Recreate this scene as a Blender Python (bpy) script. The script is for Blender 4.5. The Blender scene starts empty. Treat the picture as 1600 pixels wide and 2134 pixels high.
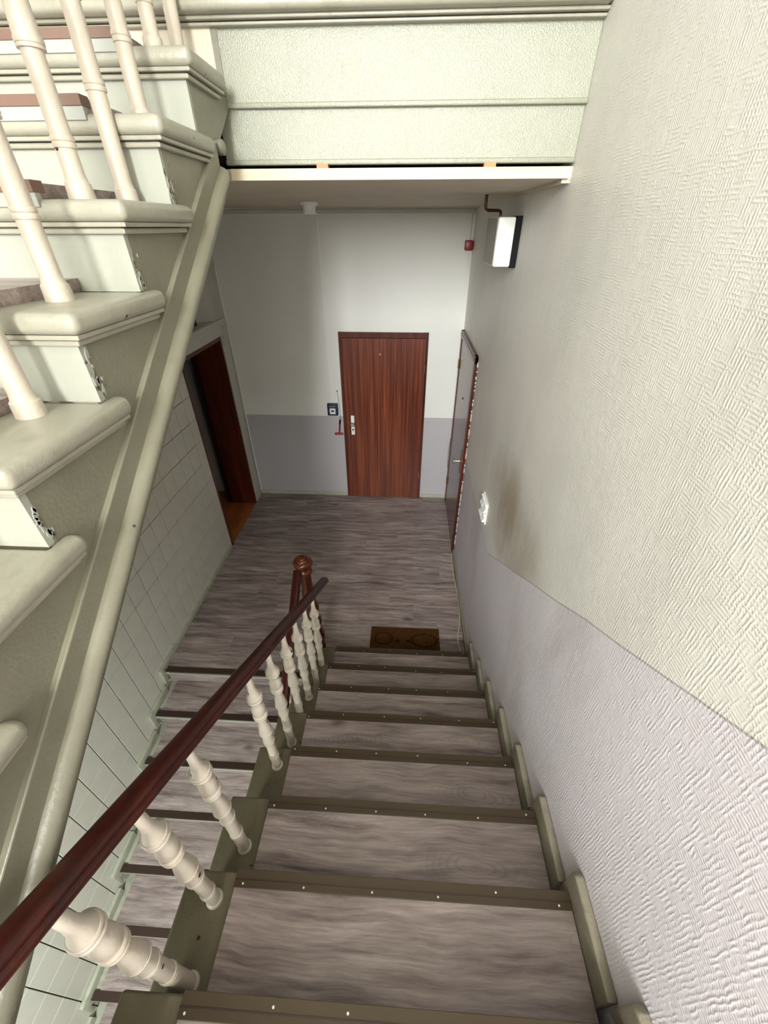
import bpy, bmesh, math, random
from mathutils import Vector, Matrix

random.seed(7)
SC = bpy.context.scene
COL = SC.collection

# ------------------------------------------------------------------ camera
PITCH, YAW, ROLL, FPX = -0.616, 0.0537, -0.0019, 839.9
cp, sp, cy_, sy_ = math.cos(PITCH), math.sin(PITCH), math.cos(YAW), math.sin(YAW)
fwd = Vector((-sy_ * cp, cy_ * cp, sp)); rgt = Vector((cy_, sy_, 0)); upv = rgt.cross(fwd)
cr, sr = math.cos(ROLL), math.sin(ROLL)
rgt, upv = cr * rgt + sr * upv, -sr * rgt + cr * upv
cam_d = bpy.data.cameras.new('camera'); cam = bpy.data.objects.new('camera', cam_d); COL.objects.link(cam)
cam_d.sensor_fit = 'HORIZONTAL'; cam_d.sensor_width = 36.0; cam_d.lens = FPX / 1600 * 36.0
cam_d.clip_start = 0.02
cam.matrix_world = Matrix((
    (rgt.x, upv.x, -fwd.x, 0.0002), (rgt.y, upv.y, -fwd.y, 0.2669), (rgt.z, upv.z, -fwd.z, 2.9247), (0, 0, 0, 1)))
SC.camera = cam

# ------------------------------------------------------------------ world, lights, exposure
W = bpy.data.worlds.new('sky'); SC.world = W; W.use_nodes = True
bg = W.node_tree.nodes['Background']; bg.inputs[0].default_value = (0.75, 0.85, 1.0, 1); bg.inputs[1].default_value = 0.6

def area(name, loc, rot, sx, sy, power, col):
    l = bpy.data.lights.new(name, 'AREA'); l.shape = 'RECTANGLE'; l.size = sx; l.size_y = sy; l.energy = power; l.color = col
    o = bpy.data.objects.new(name, l); COL.objects.link(o); o.location = loc; o.rotation_euler = rot
    return o
# daylight through the two sashes of the tall window behind the photographer
area('window_daylight_right', (-0.22, -4.42, 4.25), (math.radians(84), 0, 0), 0.85, 2.1, 330, (1.0, 1.0, 0.97))
area('window_daylight_left', (-1.32, -4.42, 4.25), (math.radians(84), 0, 0), 0.85, 2.1, 130, (1.0, 1.0, 0.97))
# unseen area light added under the half landing to brighten the lower flight
area('lower_flight_fill', (-1.05, -0.75, 1.45), (0, 0, 0), 0.3, 0.3, 72, (0.94, 1.0, 0.93))

SC.view_settings.view_transform = 'Standard'; SC.view_settings.look = 'None'
SC.view_settings.gamma = 1.0; SC.view_settings.use_curve_mapping = False
SC.view_settings.exposure = 0.62
SC.cycles.max_bounces = 10; SC.cycles.diffuse_bounces = 8
try:
    SC.cycles.use_denoising = True
except Exception:
    pass

# ------------------------------------------------------------------ materials
def srgb(r, g, b):
    f = lambda c: (c / 255 / 12.92) if c / 255 <= 0.04045 else ((c / 255 + 0.055) / 1.055) ** 2.4
    return (f(r), f(g), f(b), 1)

class NT:
    def __init__(s, name, rough=0.5, spec=0.5):
        s.m = bpy.data.materials.new(name); s.m.use_nodes = True
        s.t = s.m.node_tree; s.n = s.t.nodes; s.b = s.n['Principled BSDF']
        s.b.inputs['Roughness'].default_value = rough; s.b.inputs['Specular IOR Level'].default_value = spec
        s.tc = s.n.new('ShaderNodeTexCoord')
    def link(s, a, b): s.t.links.new(a, b)
    def coords(s, scale=(1, 1, 1), rand=0.0):
        mp = s.n.new('ShaderNodeMapping'); mp.inputs['Scale'].default_value = scale
        src = s.tc.outputs['Object']
        if rand:
            oi = s.n.new('ShaderNodeObjectInfo'); cb = s.n.new('ShaderNodeVectorMath'); cb.operation = 'MULTIPLY'
            cb.inputs[1].default_value = (rand, rand * 1.7, rand * 2.3)
            cx = s.n.new('ShaderNodeCombineXYZ')
            for i in range(3): s.link(oi.outputs['Random'], cx.inputs[i])
            s.link(cx.outputs[0], cb.inputs[0])
            ad = s.n.new('ShaderNodeVectorMath'); ad.operation = 'ADD'
            s.link(src, ad.inputs[0]); s.link(cb.outputs[0], ad.inputs[1]); src = ad.outputs[0]
        s.link(src, mp.inputs[0]); return mp.outputs[0]
    def noise(s, vec, scale, detail=3, rough=0.5, dist=0.0):
        n = s.n.new('ShaderNodeTexNoise'); n.inputs['Scale'].default_value = scale; n.inputs['Detail'].default_value = detail
        n.inputs['Roughness'].default_value = rough; n.inputs['Distortion'].default_value = dist
        s.link(vec, n.inputs['Vector']); return n.outputs[0]
    def ramp(s, fac, stops, interp='LINEAR'):
        r = s.n.new('ShaderNodeValToRGB'); r.color_ramp.interpolation = interp
        e = r.color_ramp.elements
        while len(e) < len(stops): e.new(0.5)
        for i, (p, c) in enumerate(stops):
            e[i].position = p; e[i].color = c if len(c) == 4 else (*c, 1)
        s.link(fac, r.inputs[0]); return r.outputs[0]
    def mix(s, fac, a, b, mode='MIX'):
        m = s.n.new('ShaderNodeMix'); m.data_type = 'RGBA'; m.blend_type = mode
        if isinstance(fac, (int, float)): m.inputs[0].default_value = fac
        else: s.link(fac, m.inputs[0])
        for k, v in ((6, a), (7, b)):
            if isinstance(v, (tuple, list)): m.inputs[k].default_value = v
            else: s.link(v, m.inputs[k])
        return m.outputs[2]
    def math(s, op, a, b=None):
        m = s.n.new('ShaderNodeMath'); m.operation = op
        for i, v in enumerate((a, b)):
            if v is None: continue
            if isinstance(v, (int, float)): m.inputs[i].default_value = v
            else: s.link(v, m.inputs[i])
        return m.outputs[0]
    def sep(s, vec):
        x = s.n.new('ShaderNodeSeparateXYZ'); s.link(vec, x.inputs[0]); return x.outputs
    def color(s, c):
        if isinstance(c, (tuple, list)): s.b.inputs['Base Color'].default_value = c
        else: s.link(c, s.b.inputs['Base Color'])
    def bump(s, h, strength=0.3, dist=0.01):
        b = s.n.new('ShaderNodeBump'); b.inputs['Strength'].default_value = strength; b.inputs['Distance'].default_value = dist
        s.link(h, b.inputs['Height']); s.link(b.outputs[0], s.b.inputs['Normal'])
    def voronoi(s, vec, scale, feature='F1'):
        v = s.n.new('ShaderNodeTexVoronoi'); v.feature = feature; v.inputs['Scale'].default_value = scale
        s.link(vec, v.inputs['Vector']); return v

def plain(name, c, rough=0.5, spec=0.5, metal=0.0):
    t = NT(name, rough, spec); t.color(c); t.b.inputs['Metallic'].default_value = metal; return t.m

def spots(t, base, scale, size, keep, col):
    """small chips in the paint: voronoi points, only some of them kept"""
    v = t.voronoi(t.coords(), scale)
    near = t.math('LESS_THAN', v.outputs['Distance'], size)
    sx = t.sep(v.outputs['Color'])
    some = t.math('GREATER_THAN', sx[0], keep)
    return t.mix(t.math('MULTIPLY', near, some), base, col)

def paint(name, c, rough=0.4, var=0.12, bump=0.15, chips=None, dirt=None, fine=120):
    t = NT(name, rough, 0.5)
    n = t.noise(t.coords(), 6, 4, 0.6)
    dark = tuple(v * (1 - var) for v in c[:3]) + (1,); lite = tuple(min(1, v * (1 + var)) for v in c[:3]) + (1,)
    col = t.ramp(n, [(0.3, dark), (0.7, lite)])
    if dirt:
        n2 = t.noise(t.coords(), 14, 5, 0.65)
        col = t.mix(t.ramp(n2, [(0.52, (0, 0, 0)), (0.75, (dirt[1],) * 3)]), col, dirt[0])
    if chips: col = spots(t, col, *chips)
    t.color(col)
    t.bump(t.noise(t.coords(), fine, 3, 0.5), bump, 0.004)
    return t.m

def laminate(name, dark, mid, lite, rough=0.42, rand=37.0):
    """grey oak print: long streaks along x, fine pores, some cathedral figure and knots"""
    t = NT(name, rough, 0.4)
    base = t.coords((1, 1, 1), rand)
    warp = t.math('SUBTRACT', t.noise(base, 3.0, 3, 0.5), 0.5)
    def stretch(sx, sy, amt):
        mp = t.n.new('ShaderNodeMapping'); mp.inputs['Scale'].default_value = (sx, sy, sy); t.link(base, mp.inputs[0])
        cx = t.n.new('ShaderNodeCombineXYZ'); w = t.math('MULTIPLY', warp, amt); t.link(w, cx.inputs[1])
        ad = t.n.new('ShaderNodeVectorMath'); ad.operation = 'ADD'
        t.link(mp.outputs[0], ad.inputs[0]); t.link(cx.outputs[0], ad.inputs[1]); return ad.outputs[0]
    g1 = t.noise(stretch(2.4, 26, 1.8), 1.0, 8, 0.68)
    g2 = t.noise(stretch(7.0, 150, 5.0), 1.0, 3, 0.6)
    g3 = t.noise(stretch(1.0, 3.0, 0.3), 1.6, 3, 0.5)
    v = t.sep(base)
    # cathedral figure: rings around points stretched along the grain
    cell = t.voronoi(stretch(1.6, 5.0, 0.5), 1.0)
    rings = t.math('SINE', t.math('MULTIPLY', t.math('ADD', cell.outputs['Distance'], t.math('MULTIPLY', warp, 0.22)), 150.0))
    near = t.ramp(cell.outputs['Distance'], [(0.10, (1,) * 3), (0.42, (0,) * 3)])
    col = t.ramp(g1, [(0.30, dark), (0.47, mid), (0.68, lite)])
    col = t.mix(t.ramp(g3, [(0.35, (0.32,) * 3), (0.65, (0,) * 3)]), col, dark)
    col = t.mix(t.ramp(g2, [(0.44, (0.0,) * 3), (0.64, (0.28,) * 3)]), col, dark)
    rr = t.ramp(rings, [(0.35, (0,) * 3), (0.95, (0.34,) * 3)])
    col = t.mix(t.mix(1.0, rr, near, 'MULTIPLY'), col, dark)
    kn = t.voronoi(stretch(2.4, 4.6, 0.4), 0.8)
    col = t.mix(t.ramp(kn.outputs['Distance'], [(0.02, (0.7,) * 3), (0.12, (0,) * 3)]), col, tuple(v * 0.45 for v in dark[:3]) + (1,))
    t.color(col); t.bump(g2, 0.12, 0.002)
    return t.m

def veneer(name, dark, mid, lite, rough=0.3, axis=2, s1=26, rand=3.0):
    t = NT(name, rough, 0.5)
    sc = [s1] * 3; sc[axis] = 0.9
    v = t.coords(tuple(sc), rand)
    n = t.noise(v, 1.0, 6, 0.62, 0.5)
    sc2 = [s1 * 7] * 3; sc2[axis] = 2.5
    n2 = t.noise(t.coords(tuple(sc2), rand), 1.0, 3, 0.6)
    col = t.ramp(n, [(0.3, dark), (0.5, mid), (0.72, lite)])
    col = t.mix(t.ramp(n2, [(0.45, (0,) * 3), (0.7, (0.4,) * 3)]), col, dark)
    t.color(col); return t.m

def two_tone(name, upper, lower, kind):
    """wall paint in two colours: grey dado below, off-white above"""
    t = NT(name, 0.55 if kind == 'far' else 0.42, 0.4)
    xyz = t.sep(t.coords())
    if kind == 'far':
        edge = t.math('SUBTRACT', xyz[2], 1.102)
    else:
        d1 = t.math('SUBTRACT', 2.325, xyz[1])
        edge = t.math('SUBTRACT', xyz[2], t.math('ADD', 1.152, t.math('MULTIPLY', t.math('MAXIMUM', d1, 0.0), 0.642)))
    wob = t.math('MULTIPLY', t.math('SUBTRACT', t.noise(t.coords(), 3.0, 3), 0.5), 0.018 if kind == 'right' else 0.004)
    edge = t.math('ADD', edge, wob)
    fac = t.math('GREATER_THAN', edge, 0.0)
    n = t.noise(t.coords((1, 1, 0.55)), 1.7, 5, 0.6)
    if kind == 'right':
        up = t.ramp(n, [(0.3, tuple(v * 0.86 for v in upper[:3]) + (1,)), (0.55, upper), (0.8, tuple(v * 1.04 for v in upper[:3]) + (1,))])
        # grime rubbed into the wall between the stairs and the landing
        dy = t.math('DIVIDE', t.math('SUBTRACT', xyz[1], 2.05), 0.75); dz = t.math('DIVIDE', t.math('SUBTRACT', xyz[2], 1.62), 0.42)
        blob = t.math('SUBTRACT', 1.0, t.math('ADD', t.math('MULTIPLY', dy, dy), t.math('MULTIPLY', dz, dz)))
        nn = t.noise(t.coords((1, 1, 0.5)), 4.5, 5, 0.65)
        gm = t.math('MULTIPLY', t.math('MAXIMUM', blob, 0.0), nn)
        up = t.mix(t.ramp(gm, [(0.12, (0,) * 3), (0.6, (0.75,) * 3)]), up, srgb(140, 122, 92))
        lo = t.ramp(n, [(0.3, tuple(v * 0.88 for v in lower[:3]) + (1,)), (0.7, lower)])
        n3 = t.noise(t.coords((1, 1, 0.35)), 2.6, 4, 0.6)
        lo = t.mix(t.ramp(n3, [(0.52, (0,) * 3), (0.72, (0.35,) * 3)]), lo, srgb(150, 136, 128))
    else:
        up = t.ramp(n, [(0.3, tuple(v * 0.95 for v in upper[:3]) + (1,)), (0.7, upper)])
        lo = t.ramp(n, [(0.3, tuple(v * 0.95 for v in lower[:3]) + (1,)), (0.7, lower)])
    col = t.mix(fac, lo, up)
    if kind == 'right':
        band = t.math('MULTIPLY', t.math('LESS_THAN', edge, 0.002), t.math('GREATER_THAN', edge, -0.0045))
        band = t.math('MULTIPLY', band, t.math('LESS_THAN', xyz[1], 2.33))
        col = t.mix(t.math('MULTIPLY', band, 0.5), col, srgb(108, 105, 96))
        col = spots(t, col, 7, 0.028, 0.72, srgb(60, 52, 44))
        col = spots(t, col, 9, 0.03, 0.8, srgb(240, 240, 236))
        wob2 = t.noise(t.coords(), 26, 3, 0.6)
        def ribs(axis, period, k):
            ph = t.math('ADD', t.math('MULTIPLY', xyz[axis], 6.2832 / period), t.math('MULTIPLY', wob2, k))
            return t.math('ADD', t.math('MULTIPLY', t.math('SINE', ph), 0.5), 0.5)
        m1 = t.ramp(t.noise(t.coords((1, 60, 24)), 1.0, 2), [(0.38, (0.15,) * 3), (0.62, (1,) * 3)])
        m2 = t.ramp(t.noise(t.coords((1, 24, 60)), 1.0, 2), [(0.38, (0.15,) * 3), (0.62, (1,) * 3)])
        a = t.mix(1.0, ribs(1, 0.0088, 8.0), m1, 'MULTIPLY'); b = t.mix(1.0, ribs(2, 0.0082, 8.0), m2, 'MULTIPLY')
        h = t.mix(1.0, a, b, 'LIGHTEN')
        t.bump(h, 0.27, 0.003)
    else:
        t.bump(t.noise(t.coords(), 90, 3), 0.22, 0.004)
    t.color(col)
    return t.m

M = {}
M['wall_far'] = two_tone('far wall two-tone paint', srgb(232, 233, 228), srgb(184, 182, 186), 'far')
M['wall_right'] = two_tone('right wall two-tone embossed paint', srgb(222, 220, 214), srgb(220, 215, 221), 'right')
M['wall_white'] = paint('off-white wall paint', srgb(200, 200, 192), 0.6, 0.05, 0.1)
M['ceiling'] = paint('ceiling paint', srgb(202, 192, 174), 0.7, 0.05, 0.08)
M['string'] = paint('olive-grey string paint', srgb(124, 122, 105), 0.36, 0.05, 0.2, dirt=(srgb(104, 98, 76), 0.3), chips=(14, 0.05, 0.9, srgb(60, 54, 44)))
M['cream'] = paint('cream gloss paint', srgb(156, 154, 139), 0.33, 0.06, 0.18, dirt=(srgb(120, 108, 80), 0.35), chips=(16, 0.07, 0.86, srgb(50, 42, 34)))
M['riser'] = paint('white riser paint', srgb(160, 162, 150), 0.4, 0.04, 0.1, chips=(9, 0.04, 0.8, srgb(60, 50, 42)))
M['fascia'] = paint('glossy cream fascia paint', srgb(141, 143, 127), 0.26, 0.05, 0.45, dirt=(srgb(136, 133, 114), 0.3), fine=240)
M['olive'] = paint('worn olive stair paint', srgb(106, 99, 80), 0.5, 0.12, 0.2, dirt=(srgb(70, 62, 46), 0.5), chips=(18, 0.09, 0.75, srgb(34, 28, 20)))
M['skirt'] = paint('scuffed olive skirting paint', srgb(134, 128, 112), 0.45, 0.14, 0.3, dirt=(srgb(90, 78, 56), 0.6), chips=(22, 0.12, 0.8, srgb(215, 208, 192)))
M['skirt_white'] = paint('grey-white skirting paint', srgb(176, 178, 162), 0.4, 0.1, 0.2, dirt=(srgb(110, 104, 84), 0.5))
M['baluster'] = paint('chipped white baluster paint', srgb(192, 183, 169), 0.35, 0.04, 0.25, dirt=(srgb(205, 186, 154), 0.35), chips=(24, 0.15, 0.82, srgb(32, 24, 20)))
M['laminate'] = laminate('grey oak laminate', srgb(96, 83, 82), srgb(160, 146, 143), srgb(202, 188, 184))
M['floor'] = laminate('grey oak floor laminate', srgb(84, 72, 70), srgb(150, 136, 133), srgb(198, 184, 179), 0.36, 51.0)
M['brown_metal'] = plain('brown anodised metal', srgb(74, 62, 46), 0.4, 0.5, 0.3)
M['dark_metal'] = plain('dark brown stair nosing', srgb(62, 46, 40), 0.35, 0.5, 0.2)
M['tan_nosing'] = plain('tan plastic stair nosing', srgb(112, 86, 72), 0.45)
M['white_edge'] = plain('white edging strip', srgb(160, 163, 155), 0.4)
M['screw'] = plain('pale screw heads', srgb(226, 222, 214), 0.4)
M['rail'] = veneer('red-brown varnished handrail', srgb(44, 12, 7), srgb(64, 18, 10), srgb(80, 26, 15), 0.3, 1, 30)
M['newel'] = veneer('varnished newel wood', srgb(52, 20, 9), srgb(88, 40, 19), srgb(116, 60, 32), 0.2, 2, 24)
M['door_wood'] = veneer('mahogany door veneer', srgb(66, 27, 14), srgb(104, 46, 25), srgb(146, 78, 48), 0.34, 2, 48)
M['door_dark'] = veneer('dark mahogany frame', srgb(52, 20, 12), srgb(82, 33, 20), srgb(104, 46, 30), 0.3, 2, 22)
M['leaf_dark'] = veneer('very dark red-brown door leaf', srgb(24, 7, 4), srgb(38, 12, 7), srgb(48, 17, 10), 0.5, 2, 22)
M['door_side'] = veneer('dull mahogany side door', srgb(74, 44, 38), srgb(104, 66, 58), srgb(124, 84, 74), 0.22, 2, 20)
M['orange_floor'] = veneer('orange-brown room floor', srgb(120, 66, 28), srgb(160, 92, 42), srgb(184, 112, 58), 0.4, 1, 8)
M['tile'] = paint('grey-white glazed tile', srgb(208, 208, 196), 0.22, 0.03, 0.03)
M['grout'] = plain('grey-green grout', srgb(62, 64, 56), 0.9)
M['white_plastic'] = plain('white plastic', srgb(238, 240, 236), 0.35)
M['shaded_plastic'] = plain('plastic with painted-in shade', srgb(168, 163, 154), 0.5)
M['black'] = plain('black plastic', srgb(10, 8, 10), 0.7, 0.2)
M['red'] = plain('red plastic', srgb(150, 22, 22), 0.35)
M['blue'] = plain('dark blue plastic', srgb(28, 44, 74), 0.35)
M['steel'] = plain('brushed steel', srgb(196, 192, 184), 0.3, 0.5, 0.8)
M['brass'] = plain('dull brass', srgb(150, 122, 84), 0.35, 0.5, 0.7)
M['conduit'] = plain('dark red-brown conduit', srgb(74, 32, 24), 0.25)
M['pale_wood'] = veneer('pale raw wood', srgb(196, 180, 152), srgb(208, 196, 172), srgb(216, 208, 192), 0.6, 0, 20)
M['shim'] = plain('orange wood shim', srgb(200, 132, 92), 0.7)
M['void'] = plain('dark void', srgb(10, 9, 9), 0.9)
M['cable'] = plain('pale cable', srgb(190, 182, 164), 0.5)

def mat_doormat():
    t = NT('brown coir doormat', 0.95, 0.1)
    xyz = t.sep(t.coords())
    n = t.noise(t.coords(), 160, 3, 0.6); n2 = t.noise(t.coords(), 7, 3)
    col = t.ramp(n, [(0.3, srgb(54, 33, 13)), (0.7, srgb(94, 62, 27))])
    col = t.mix(t.ramp(n2, [(0.45, (0,) * 3), (0.7, (0.5,) * 3)]), col, srgb(58, 34, 16))
    tot = None
    for cx, cy, rx, ry, nn, dotx in ((-0.185, 0.05, 0.075, 0.06, 13.0, -0.065), (0.165, 0.045, 0.11, 0.065, 15.0, 0.03)):
        dx = t.math('DIVIDE', t.math('SUBTRACT', xyz[0], cx), rx); dy = t.math('DIVIDE', t.math('SUBTRACT', xyz[1], cy), ry)
        r = t.math('SQRT', t.math('ADD', t.math('MULTIPLY', dx, dx), t.math('MULTIPLY', dy, dy)))
        a = t.math('ARCTAN2', dy, dx)
        sc = t.math('MULTIPLY', t.math('ABSOLUTE', t.math('SINE', t.math('MULTIPLY', a, nn / 2))), 0.16)
        e = t.math('ABSOLUTE', t.math('SUBTRACT', r, t.math('ADD', sc, 0.88)))
        ring = t.math('LESS_THAN', e, 0.075)
        ddx = t.math('SUBTRACT', xyz[0], dotx); ddy = t.math('SUBTRACT', xyz[1], 0.03)
        dot = t.math('LESS_THAN', t.math('ADD', t.math('MULTIPLY', ddx, ddx), t.math('MULTIPLY', t.math('MULTIPLY', ddy, ddy), 1.4)), 0.00028)
        f = t.math('MAXIMUM', ring, dot)
        tot = f if tot is None else t.math('MAXIMUM', tot, f)
    t.color(t.mix(t.math('MULTIPLY', tot, 0.85), col, srgb(26, 16, 10)))
    t.bump(n, 0.8, 0.006)
    return t.m
M['mat'] = mat_doormat()

# ------------------------------------------------------------------ mesh helpers
class MB:
    def __init__(s): s.v = []; s.f = []
    def box(s, x0, x1, y0, y1, z0, z1):
        b = len(s.v)
        s.v += [(x0, y0, z0), (x1, y0, z0), (x1, y1, z0), (x0, y1, z0), (x0, y0, z1), (x1, y0, z1), (x1, y1, z1), (x0, y1, z1)]
        s.f += [[b + i for i in q] for q in ((3, 2, 1, 0), (4, 5, 6, 7), (0, 1, 5, 4), (1, 2, 6, 5), (2, 3, 7, 6), (3, 0, 4, 7))]
        return s
    def prism(s, poly, axis, a, b):
        """poly: 2D points in the two other axes (x: (y,z), y: (x,z), z: (x,y))"""
        n = len(poly); base = len(s.v)
        def P(p, t): return {'x': (t, p[0], p[1]), 'y': (p[0], t, p[1]), 'z': (p[0], p[1], t)}[axis]
        s.v += [P(p, a) for p in poly] + [P(p, b) for p in poly]
        s.f += [[base + i for i in range(n)][::-1], [base + n + i for i in range(n)]]
        s.f += [[base + i, base + (i + 1) % n, base + n + (i + 1) % n, base + n + i] for i in range(n)]
        return s
    def lathe(s, prof, o, d=(0, 0, 1), seg=24):
        """prof: (t, r) along d from o"""
        d = Vector(d).normalized(); o = Vector(o)
        a = d.orthogonal().normalized() if abs(d.z) < 0.999 else Vector((1, 0, 0)); b = d.cross(a)
        base = len(s.v)
        for t, r in prof:
            for k in range(seg):
                q = 2 * math.pi * k / seg
                p = o + d * t + (a * math.cos(q) + b * math.sin(q)) * r; s.v.append(tuple(p))
        m = len(prof)
        for i in range(m - 1):
            for k in range(seg):
                k2 = (k + 1) % seg
                s.f.append([base + i * seg + k, base + i * seg + k2, base + (i + 1) * seg + k2, base + (i + 1) * seg + k])
        s.f.append([base + k for k in range(seg)][::-1]); s.f.append([base + (m - 1) * seg + k for k in range(seg)])
        return s
    def tube(s, pts, r, seg=10):
        pts = [Vector(p) for p in pts]; base = len(s.v); n = len(pts)
        for i, p in enumerate(pts):
            t = (pts[min(i + 1, n - 1)] - pts[max(i - 1, 0)]).normalized()
            up = Vector((0, 0, 1)) if abs(t.z) < 0.9 else Vector((1, 0, 0))
            a = t.cross(up).normalized(); b = a.cross(t)
            for k in range(seg):
                q = 2 * math.pi * k / seg; s.v.append(tuple(p + (a * math.cos(q) + b * math.sin(q)) * r))
        for i in range(n - 1):
            for k in range(seg):
                k2 = (k + 1) % seg
                s.f.append([base + i * seg + k, base + i * seg + k2, base + (i + 1) * seg + k2, base + (i + 1) * seg + k])
        s.f.append([base + k for k in range(seg)][::-1]); s.f.append([base + (n - 1) * seg + k for k in range(seg)])
        return s
    def sweep(s, prof, a, b):
        """profile (x, z) carried from point a to point b"""
        n = len(prof); base = len(s.v)
        for o in (a, b): s.v += [(o[0] + px, o[1], o[2] + pz) for px, pz in prof]
        s.f += [[base + i for i in range(n)][::-1], [base + n + i for i in range(n)]]
        s.f += [[base + i, base + (i + 1) % n, base + n + (i + 1) % n, base + n + i] for i in range(n)]
        return s
    def build(s, name, mat, parent=None, bevel=0.0, seg=2, smooth=None, at=None):
        org = Vector(parent['_base']) if parent is not None else Vector(at or (0, 0, 0))
        me = bpy.data.meshes.new(name)
        me.from_pydata([tuple(Vector(v) - org) for v in s.v], [], s.f)
        bm = bmesh.new(); bm.from_mesh(me); bmesh.ops.recalc_face_normals(bm, faces=bm.faces)
        if bevel:
            es = [e for e in bm.edges if len(e.link_faces) == 2 and e.calc_face_angle(0) > 0.6]
            bmesh.ops.bevel(bm, geom=es, offset=bevel, segments=seg, affect='EDGES', profile=0.5, clamp_overlap=True)
        bm.to_mesh(me); bm.free()
        if smooth is not None:
            for p in me.polygons: p.use_smooth = True
            me.set_sharp_from_angle(angle=math.radians(smooth))
        me.materials.append(mat)
        o = bpy.data.objects.new(name, me); COL.objects.link(o)
        if parent is None:
            o.location = org; o['_base'] = tuple(org)
        else:
            o.parent = parent; o['_base'] = parent['_base']
        return o

def tag(o, label, cat, group=None, kind=None):
    o['label'] = label; o['category'] = cat
    if group: o['group'] = group
    if kind: o['kind'] = kind
    return o

def thing(name, loc, label, cat, group=None, kind=None):
    o = bpy.data.objects.new(name, None); COL.objects.link(o); o.location = loc; o.empty_display_size = 0.1
    o['_base'] = tuple(loc)
    return tag(o, label, cat, group, kind)

def piece(name, mesh, parent, loc):
    o = bpy.data.objects.new(name, mesh); COL.objects.link(o); o.parent = parent
    o.location = Vector(loc) - Vector(parent['_base']); return o

def box_mesh(name, sx, sy, sz, mat, bevel=0.0):
    m = MB().box(-sx / 2, sx / 2, -sy / 2, sy / 2, -sz / 2, sz / 2)
    me = bpy.data.meshes.new(name); me.from_pydata(m.v, [], m.f)
    if bevel:
        bm = bmesh.new(); bm.from_mesh(me)
        bmesh.ops.bevel(bm, geom=list(bm.edges), offset=bevel, segments=1, affect='EDGES'); bm.to_mesh(me); bm.free()
    me.materials.append(mat); return me

# ------------------------------------------------------------------ dimensions (metres; landing floor z = 0, y away from camera)
XL, XR, YF, YB = -1.893, 0.584, 4.767, -4.4
RISE, GO = 0.1749, 0.27
YN = 2.255                       # nosing of the first step up to the half landing
YL = 2.086                       # landing edge at the flight going down
ZC = 3.067                       # ceiling over the landing
UY, UZ, UGO, URISE = -0.300, 1.915, 0.2678, 0.1765   # first nosing of the upper flight
XU = -0.61                       # outer nosing edge of the upper flight
SLOPE = RISE / GO

# ------------------------------------------------------------------ setting
def struct(name, label, cat, m, mat, **k):
    return tag(m.build(name, mat, **k), label, cat, kind='structure')

wf = struct('wall_back', 'far landing wall painted off-white above a pale grey dado', 'wall',
            MB().box(XL - 0.05, XR + 0.15, YF, YF + 0.15, -0.3, ZC + 0.4), M['wall_far'])
wr = struct('wall_right', 'right stairwell wall, embossed off-white above a sloping lavender-grey dado', 'wall',
            MB().box(XR, XR + 0.16, YB, YF, -2.2, 6.4), M['wall_right'])
# left wall with the doorway and the recess over it
wl = MB()
T = 0.30
wl.box(XL - T, XL - 0.006, YB, 3.66, -2.2, 2.17)
wl.box(XL - T, XL - 0.006, 4.52, YF, -2.2, 2.17)
wl.box(XL - T, XL - 0.006, 3.66, 4.52, -2.2, -0.012)
wl.box(XL - T, XL - 0.006, 3.66, 4.52, 2.02, 2.17)
wl.box(XL - T, XL, YB, 3.5, 2.17, 6.4)
wl.prism([(XL, 4.50), (XL, YF), (XL - T, YF), (XL - T, 4.30)], 'z', 2.17, 3.5)
wl.box(XL - T - 0.02, XL - T + 0.02, 3.5, YF, 2.17, 3.5)
wl.box(XL - T, XL, 3.5, YF, 3.1, 6.4)
wall_left = struct('wall_left', 'left stairwell wall, tiled low down with a doorway at the landing', 'wall', wl, M['grout'])
wall_left.data.materials.append(M['wall_white'])
for p in wall_left.data.polygons:
    c = p.center
    if c.z > 2.1 or c.y > 3.6: p.material_index = 1
back = MB()
WX = (-1.78, -0.86, -0.68, 0.24)
back.box(XL - T, XR + 0.16, YB - 0.15, YB, -2.2, 3.15)
back.box(XL - T, XR + 0.16, YB - 0.15, YB, 5.35, 6.4)
for xa, xb in ((XL - T, WX[0]), (WX[1], WX[2]), (WX[3], XR + 0.16)): back.box(xa, xb, YB - 0.15, YB, 3.15, 5.35)
struct('wall_front', 'white wall at the back of the half landings with window openings', 'wall', back, M['wall_white'])
struct('ceiling_stairwell', 'white ceiling at the top of the stairwell', 'ceiling', MB().box(XL - T, XR + 0.16, YB, YF, 6.3, 6.4), M['wall_white'])
for n, xa, xb, za, zb in ((1, WX[0], WX[1], 3.15, 5.35), (2, WX[2], WX[3], 3.15, 5.35)):
    win = thing('window_%d' % n, ((xa + xb) / 2, YB - 0.1, za), ('left window frame', 'right window frame')[n - 1] + ' of white wood behind the half landing', 'window', kind='structure')
    fr = MB().box(xa, xb, YB - 0.12, YB - 0.06, za, za + 0.05).box(xa, xb, YB - 0.12, YB - 0.06, zb - 0.05, zb)
    fr.box(xa, xa + 0.05, YB - 0.12, YB - 0.06, za + 0.05, zb - 0.05).box(xb - 0.05, xb, YB - 0.12, YB - 0.06, za + 0.05, zb - 0.05).build('window_frame', M['white_plastic'], win)
struct('floor_below', 'floor of the level below, under the lower flight', 'floor', MB().box(XL - T, XR + 0.16, YB, YF, -2.3, -1.76), M['laminate'])

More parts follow.
